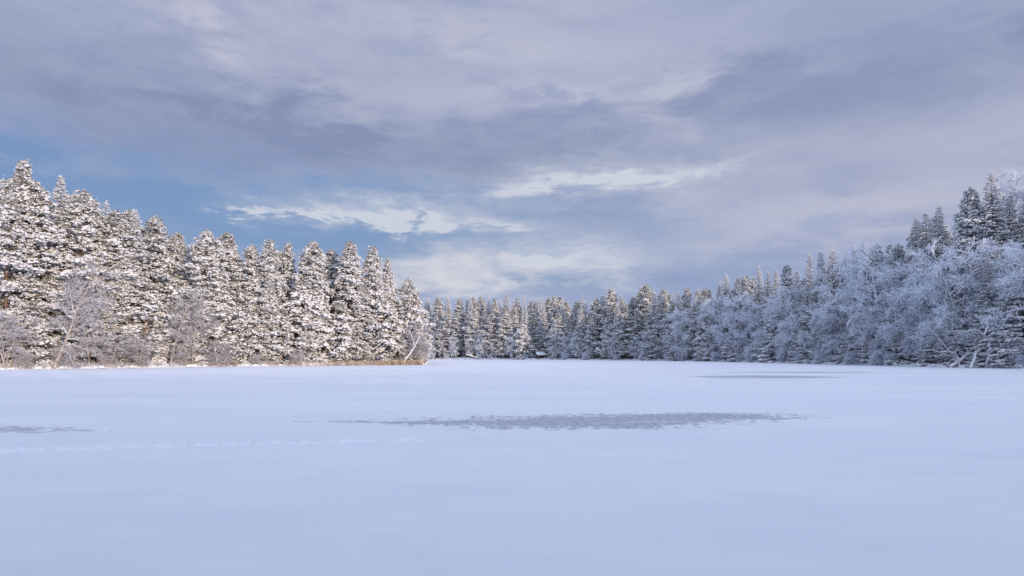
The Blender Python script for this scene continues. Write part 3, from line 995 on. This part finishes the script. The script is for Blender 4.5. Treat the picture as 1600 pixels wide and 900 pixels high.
# shrubs along both shores
for i in range(9):
    px = -20 + i * 60 + rp.uniform(-8, 8)
    plant('shrub', px, np.interp(px, SPX, SPY) - rp.uniform(18, 42), rp.uniform(0.3, 1.2), zone='left', row='front')
for i in range(26):
    px = 665 + i * 37 + rp.uniform(-12, 12)
    if 825 < px < 862 or 1440 < px < 1560: continue
    sz = 1.7 * F / shore_d(px)
    plant('fshrub', px, np.interp(px, SPX, SPY) - sz * rp.uniform(0.9, 1.7), rp.uniform(0.3, 1.0), zone='far' if px < 1020 else 'right', row='front')

# --- the tall leaning birch at the left
def big_birch():
    rng = np.random.default_rng(808)
    d = shore_d(85) + 0.3
    x, y = world_at(84, d)
    root = empty('leaning_birch', (x, y, 0.0))
    sc = d / F
    path = np.array([(84, 577), (90, 560), (100, 538), (108, 520), (115, 503), (119, 488), (127, 470), (136, 452), (148, 436), (158, 424)], float)
    def loc(p, dep=0.0):
        return np.array([(p[0] - 84) * sc, dep, (577 - p[1]) * sc])
    P = np.array([loc(p, 0.1 * math.sin(i * 1.2)) for i, p in enumerate(path)])
    g = Geo(); tube(g, P, np.linspace(0.19, 0.035, len(P)), 8)
    link('trunk', g.mesh('trunk', [M_birch_bark], True), root)
    tw = Geo()
    limbs = [((110, 516), [(122, 512), (140, 506), (158, 508), (178, 502)]), ((112, 510), [(124, 500), (138, 488), (156, 482), (176, 484)]),
             ((106, 524), [(96, 512), (86, 505), (74, 500)]), ((118, 492), [(110, 478), (104, 462), (98, 446)]),
             ((122, 480), [(134, 470), (150, 458), (170, 452)]), ((128, 468), [(126, 452), (122, 436), (120, 420)]),
             ((138, 450), [(150, 444), (164, 434), (178, 430)]), ((100, 540), [(112, 538), (126, 544), (140, 548), (152, 560)]),
             ((104, 530), [(118, 528), (134, 530), (152, 526), (170, 530)]), ((96, 548), [(106, 550), (112, 560), (118, 572)]),
             ((120, 486), [(136, 480), (150, 470), (162, 468), (180, 470)]), ((148, 436), [(146, 424), (142, 412)]), ((116, 500), [(104, 492), (92, 484), (80, 470)])]
    for b0, rest in limbs:
        dep = rng.uniform(-1.2, 1.2)
        pts = np.array([loc(b0, 0.0)] + [loc(q, dep * (k + 1) / len(rest)) for k, q in enumerate(rest)])
        fine = np.array([[np.interp(t, np.linspace(0, 1, len(pts)), pts[:, k]) for k in range(3)] for t in np.linspace(0, 1, 9)])
        fine[1:] += rng.normal(0, 0.05, (8, 3))
        g = Geo(); tube(g, fine, np.linspace(0.075, 0.014, 9), 5)
        subs0, subs1 = [], []
        for _ in range(16):
            s = rng.uniform(0.15, 1.0)
            q = np.array([np.interp(s, np.linspace(0, 1, 9), fine[:, k]) for k in range(3)])
            v = norm(norm(fine[-1] - fine[0]) * 0.8 + rng.normal(0, 0.6, 3) + [0, 0, .15]) * rng.uniform(0.5, 1.4)
            sp = np.array([q, q + v * .5 + [0, 0, .05], q + v])
            tube(g, sp, [0.022, 0.014, 0.006], 3)
            subs0 += [sp[0], sp[1]]; subs1 += [sp[1], sp[2]]
        link('limb', g.mesh('limb', [M_birch_bark]), root)
        A = np.array(subs0); B = np.array(subs1)
        idx = np.repeat(np.arange(len(A)), 7)
        s = rng.uniform(0, 1, len(idx))[:, None]
        p = A[idx] * (1 - s) + B[idx] * s
        dd = norm(norm(B[idx] - A[idx]) + rng.normal(0, .55, (len(idx), 3)))
        q = p + dd * rng.uniform(.3, .8, len(idx))[:, None]
        ribbons(tw, p, q, rng.uniform(.014, .03, len(idx)), rng, (rng.uniform(size=len(idx)) > .6).astype(int))
        i2 = np.repeat(np.arange(len(p)), 5)
        s = rng.uniform(.1, 1, len(i2))[:, None]
        p2 = p[i2] * (1 - s) + q[i2] * s
        ribbons(tw, p2, p2 + norm(dd[i2] + rng.normal(0, .6, (len(i2), 3))) * rng.uniform(.12, .35, len(i2))[:, None], rng.uniform(.010, .022, len(i2)), rng, (rng.uniform(size=len(i2)) > .6).astype(int))
    link('crown', tw.mesh('crown', [M_twig, M_frost]), root)
    tag(root, 'tall bare birch leaning right over the left shore with pale curving limbs', 'bare tree')


big_birch()

# --- snow covered limbs reaching down to the ice at the right
def snag(name, base_px, pts_px, r0, r1, label, dist_off=-1.4, dep=None):
    d = shore_d(base_px[0]) + dist_off
    sc = d / F
    x, y = world_at(base_px[0], d)
    root = empty(name, (x, y, 0))
    rng = np.random.default_rng(int(base_px[0]))
    for k, (pp, ra, rb) in enumerate(pts_px):
        P = np.array([((q[0] - base_px[0]) * sc, (dep or 0.5) * i / len(pp), (base_px[1] - q[1]) * sc) for i, q in enumerate(pp)])
        T = np.linspace(0, 1, len(P)); tt = np.linspace(0, 1, 4 * len(P))
        Q = np.stack([np.interp(tt, T, P[:, c]) for c in range(3)], 1)
        Q[1:-1] += rng.normal(0, 0.015, (len(Q) - 2, 3))
        g = Geo(); tube(g, Q, np.linspace(ra, rb, len(Q)) * 1.45 * rng.uniform(.85, 1.2, len(Q)), 7)
        link('trunk' if k == 0 else 'branch', g.mesh('limb', [M_log], True), root)
    tag(root, label, 'fallen tree')


snag('leaning_dead_tree', (1482, 574.5), [([(1482, 574.5), (1492, 570), (1502, 563), (1510, 556), (1518, 549), (1528, 546), (1536, 540), (1548, 530)], 0.20, 0.12),
                                   ([(1518, 549), (1522, 542), (1530, 536), (1545, 528)], 0.08, 0.04), ([(1512, 555), (1500, 548), (1490, 545)], 0.05, 0.02)],
     0, 0, 'thick snow covered dead trunk slanting down onto the ice near the right edge')
snag('propping_limb', (1517, 574.5), [([(1517, 574.5), (1521, 566), (1526, 558), (1528, 549)], 0.13, 0.08), ([(1521, 566), (1534, 562), (1548, 555)], 0.05, 0.03)],
     0, 0, 'short snowy limb propped under the slanting dead trunk at the right shore')
snag('overhanging_limb', (1540, 572.5), [([(1540, 572.5), (1548, 545), (1546, 530), (1538, 520), (1528, 512), (1510, 516), (1498, 514), (1485, 516)], 0.10, 0.03), ([(1538, 520), (1545, 505), (1560, 500), (1575, 496)], 0.07, 0.03)],
     0, 0, 'snowy crooked limb arching out of the dark spruce above the slanting trunk', 0.0)
snag('arching_limb', (1500, 572.5), [([(1500, 572.5), (1496, 552), (1484, 548), (1470, 549), (1458, 545), (1445, 546)], 0.08, 0.03), ([(1484, 548), (1470, 530), (1458, 516), (1448, 506)], 0.05, 0.02)],
     0, 0, 'thin snowy limb curving left above the bank beside the slanting trunk', 0.2)
snag('fallen_branch', (1268, 569), [([(1268, 568.4), (1282, 563), (1292, 560), (1304, 558)], 0.10, 0.05), ([(1282, 563), (1274, 557), (1268, 552)], 0.06, 0.03), ([(1292, 560), (1300, 566), (1308, 568)], 0.05, 0.03)],
     0, 0, 'snowy forked branch lying at the edge of the ice on the shaded shore')
snag('fallen_tree', (745, 561), [([(728, 553), (738, 556), (748, 559), (758, 561)], 0.16, 0.10), ([(738, 556), (732, 549), (726, 545)], 0.08, 0.04)],
     0, 0, 'snow covered fallen trunk sloping to the ice on the far shore')
snag('slanting_birch_pole', (628, 569), [([(628, 569.5), (640, 552), (648, 540), (655, 524)], 0.14, 0.05), ([(648, 540), (644, 526), (640, 515)], 0.05, 0.02)],
     0, 0, 'pale slanting birch pole behind the reeds at the end of the point', 0.4)

# ------------------------------------------------------------------ small shelter on the far shore
def shelter():
    d = shore_d(844) + 1.5
    x, y = world_at(845, d)
    root = empty('lakeside_shelter', (x, y, 0.3), R(12))
    def box(x0, x1, y0, y1, z0, z1, sag=0.0):
        v = np.array([[a, b, c] for a in (x0, x1) for b in (y0, y1) for c in (z0, z1)], float)
        f = [[0, 1, 3], [0, 3, 2], [4, 6, 7], [4, 7, 5], [0, 4, 5], [0, 5, 1], [2, 3, 7], [2, 7, 6], [0, 2, 6], [0, 6, 4], [1, 5, 7], [1, 7, 3]]
        return v, f
    def piece(name, mat, v, f, sm=False):
        g = Geo(); g.add(v, f, 0)
        return link(name, g.mesh(name, [mat], sm), root)
    for px_ in (-1.25, 1.25):
        for py_, hh in ((-0.9, 1.25), (0.9, 2.0)):
            piece('post', M_plank, *box(px_ - .07, px_ + .07, py_ - .07, py_ + .07, 0, hh))
    for k in range(6):
        piece('wall_plank', M_plank, *box(-1.18, 1.18, 0.98, 1.02, 0.08 + k * .21, 0.27 + k * .21))
    def slab(z, th, ov):
        v, f = box(-1.4 - ov, 1.4 + ov, -1.15 - ov, 1.15 + ov, 0, th)
        v[:, 2] += z + v[:, 1] * 0.42
        return v, f
    piece('roof', M_plank, *slab(1.56, 0.07, 0))
    n = 9
    gx = np.linspace(-1.45, 1.45, n); gy = np.linspace(-1.2, 1.2, n)
    GX, GY = np.meshgrid(gx, gy, indexing='ij')
    ed = np.minimum(1, np.minimum(1.45 - np.abs(GX), 1.2 - np.abs(GY)) / 0.3)
    GZ = 1.635 + GY * 0.42 + 0.24 * ed ** 0.5 + 0.03 * np.sin(GX * 3 + GY * 2) * ed
    i, j = np.meshgrid(np.arange(n - 1), np.arange(n - 1), indexing='ij')
    a = (i * n + j).ravel()
    piece('roof_snow', M_snow, np.stack([GX.ravel(), GY.ravel(), GZ.ravel()], 1), np.concatenate([np.stack([a, a + n, a + n + 1], 1), np.stack([a, a + n + 1, a + 1], 1)]), True)
    tag(root, 'small dark wooden shelter with a snowy roof at the foot of the far pines', 'shelter')


shelter()

# ------------------------------------------------------------------ reeds, grass and tussocks
def reeds():
    rng = np.random.default_rng(9)
    g = Geo()
    n = 4600
    px = 420 + (661 - 420) * rng.beta(2.2, 1.1, n)
    off = rng.uniform(-0.9, 1.4, n) - 0.9 * (np.sin(px * .45) + np.sin(px * .17 + 2) > .5) * np.interp(px, [420, 560, 650], [0.3, 0.7, 1.0])
    d = shore_d(np.minimum(px, 655)) + off
    x = (px - 800) / F * d
    h = rng.uniform(0.25, 1.05, n) * np.interp(px, [420, 520, 600], [0.45, 0.8, 1.0])
    p0 = np.stack([x, d, np.full(n, -0.02)], 1)
    lean = rng.normal(0, 0.14, (n, 2))
    p1 = p0 + np.stack([lean[:, 0] * h, lean[:, 1] * h, h], 1)
    ribbons(g, p0, p1, rng.uniform(0.02, 0.045, n), rng, 0, np.zeros((n, 3)))
    tag(link('reeds', g.mesh('reeds', [M_reed])), 'dry brown reeds standing in the ice round the sunlit point', 'reeds', kind='stuff')
    g = Geo()
    n = 16000
    px = rng.uniform(-40, 655, n)
    patch = (np.sin(px * 0.11) + np.sin(px * 0.043 + 1) + np.sin(px * 0.31)) > -0.4
    px = px[patch]; n = len(px)
    d = shore_d(px) + rng.uniform(0.0, 1.8, n)
    x = (px - 800) / F * d
    h = rng.uniform(0.2, 0.75, n)
    p0 = np.stack([x, d, np.full(n, 0.12)], 1)
    p1 = p0 + np.stack([rng.normal(0, .35, n) * h, rng.normal(0, .35, n) * h, h + .1], 1)
    ribbons(g, p0, p1, rng.uniform(0.02, 0.04, n), rng, (rng.uniform(size=n) > 0.6).astype(int), np.zeros((n, 3)))
    tag(link('shore_grass', g.mesh('shore_grass', [M_grass, M_frost])), 'dry frosted grass along the left bank', 'grass', kind='stuff')


reeds()


def tussocks():
    """rounded cushions of snow over stones and tufts at the foot of the bank"""
    rng = np.random.default_rng(31)
    g = Geo()
    sel = [k for k in range(NL) if LINE[k, 1] > 55]
    for _ in range(1500):
        k = sel[rng.integers(len(sel))]
        p = LINE[k] + nrm_s[k] * (rng.uniform(0.0, 1.4) + wig[k] * .3)
        r = rng.uniform(0.12, 0.42)
        m = 8
        a = np.arange(m) * 2 * math.pi / m
        rr = r * rng.uniform(.8, 1.2, m)
        z0 = 0.05
        h = r * rng.uniform(.6, 1.0)
        v = []
        for f_, zf in ((1.0, 0.0), (0.85, 0.55), (0.5, 0.88)):
            v.append(np.stack([p[0] + np.cos(a) * rr * f_, p[1] + np.sin(a) * rr * f_, np.full(m, z0 + h * zf)], 1))
        v = np.vstack([*v, [[p[0], p[1], z0 + h]]])
        f = []
        for q in range(2):
            for i in range(m):
                A, B = q * m + i, q * m + (i + 1) % m
                f += [[A, B, B + m], [A, B + m, A + m]]
        f += [[2 * m + i, 2 * m + (i + 1) % m, 3 * m] for i in range(m)]
        g.add(v, f, 0)
    tag(link('snow_cushions', g.mesh('snow_cushions', [M_snow], True)), 'rounded snow cushions along the foot of the bank', 'snow', kind='stuff')


tussocks()


def off_frame_shade_forest():
    """the right shore's spruce wood goes on beyond the picture; it keeps the low sun off the lake"""
    rng = np.random.default_rng(63)
    g = Geo()
    for q_ in range(560):
        if q_ < 200:
            y = rng.uniform(-60, 76)
            x = np.interp(y, [-78, -30, 0, 30, 76], [60, 60, 60, 62, 70]) + rng.uniform(2, 34)
            H = rng.uniform(17, 24) + (5 if y > 35 else 0)
        else:  # unseen rows behind the camera, added to darken the foreground snow
            x = -62 + ((q_ - 200) % 90) * 1.56 + rng.uniform(-.5, .5)
            y = np.interp(x, [-62, -44, -22, 30, 47, 60], [14, -2, -5, -4, 10, 40]) - 1.4 - 4.5 * ((q_ - 200) // 90) + rng.uniform(-.8, .8)
            H = rng.uniform(14.5, 17.5)
        Rr = H * (rng.uniform(0.12, 0.16) if q_ < 200 else 0.19)
        tube(g, [(x, y, 0), (x, y, H)], [0.2, 0.02], 5, 2)
        n = 170
        t = rng.uniform(0.06, 1, n) ** 1.1
        a = rng.uniform(0, 6.28, n)
        L = Rr * (1 - t) ** .85 + .2
        p0 = np.stack([np.full(n, x), np.full(n, y), H * t], 1)
        d = np.stack([np.cos(a), np.sin(a), np.full(n, -0.35)], 1)
        e = p0 + d * L[:, None]
        s = np.stack([-np.sin(a), np.cos(a), np.zeros(n)], 1) * (L * rng.uniform(.24, .38, n))[:, None]
        mid = p0 * .35 + e * .65
        v = np.stack([p0, mid - s, e, mid + s], 1)
        b = np.arange(n)[:, None] * 4
        mi = (rng.uniform(size=n) > .45).astype(np.int32)
        g.add(v.reshape(-1, 3), np.concatenate([b + [[0, 1, 2]], b + [[0, 2, 3]]]), np.concatenate([mi, mi]))
    tag(link('forest', g.mesh('forest', [M_needle_s, M_snow, M_spruce_bark])), 'snowy spruce wood out of view, partly added to shade the lake', 'forest', kind='stuff')


off_frame_shade_forest()

# ------------------------------------------------------------------ labels
ORD = ['first', 'second', 'third', 'fourth', 'fifth', 'sixth', 'seventh', 'eighth', 'ninth', 'tenth', 'eleventh', 'twelfth', 'thirteenth', 'fourteenth',
       'fifteenth', 'sixteenth', 'seventeenth', 'eighteenth', 'nineteenth', 'twentieth']
SHORE = {'left': 'sunlit left shore', 'far': 'far shore', 'right': 'shaded right shore'}
LOOK = {'pine': 'snow laden pine', 'spruce': 'pointed snowy spruce', 'frost': 'frosted bare tree', 'birch': 'bare brown twigged birch',
        'shrub': 'low bare brown shrub', 'fshrub': 'low frosted shrub'}
PL = {'pine': 'pines', 'spruce': 'spruces', 'frost': 'frosted bare trees', 'birch': 'birches', 'shrub': 'bare shrubs', 'fshrub': 'frosted shrubs'}
groups = {}
for t in ALL:
    groups.setdefault((t['zone'], t['kind'], t['row']), []).append(t)
for (zone, kind, row), ts in groups.items():
    ts.sort(key=lambda q: q['px'])
    vis = [q for q in ts if -15 <= q['px'] <= 1615]
    n = len(vis)
    where = {'front': 'front row', 'back': 'back row', 'low': 'low row'}[row]
    gname = '%s in the %s on the %s' % (PL[kind], where, SHORE[zone])
    for q in ts:
        o = q['o']
        o['category'] = q['cat']
        o['group'] = gname
        if row == 'back':
            o['label'] = '%s in the wood behind the front trees of the %s' % (LOOK[kind], SHORE[zone])
            continue
        size = 'small ' if row == 'low' else ''
        if q not in vis:
            o['label'] = '%s%s on the %s cut off by the frame edge' % (size, LOOK[kind], SHORE[zone])
            continue
        i = vis.index(q)
        if i == 0:
            place = 'leftmost of its row'
        elif i == n - 1:
            place = 'rightmost of its row'
        elif i < n / 2:
            place = '%s of its row from the left' % ORD[min(i, 19)]
        else:
            place = '%s of its row from the right' % ORD[min(n - 1 - i, 19)]
        o['label'] = '%s%s on the %s, %s' % (size, LOOK[kind], SHORE[zone], place)
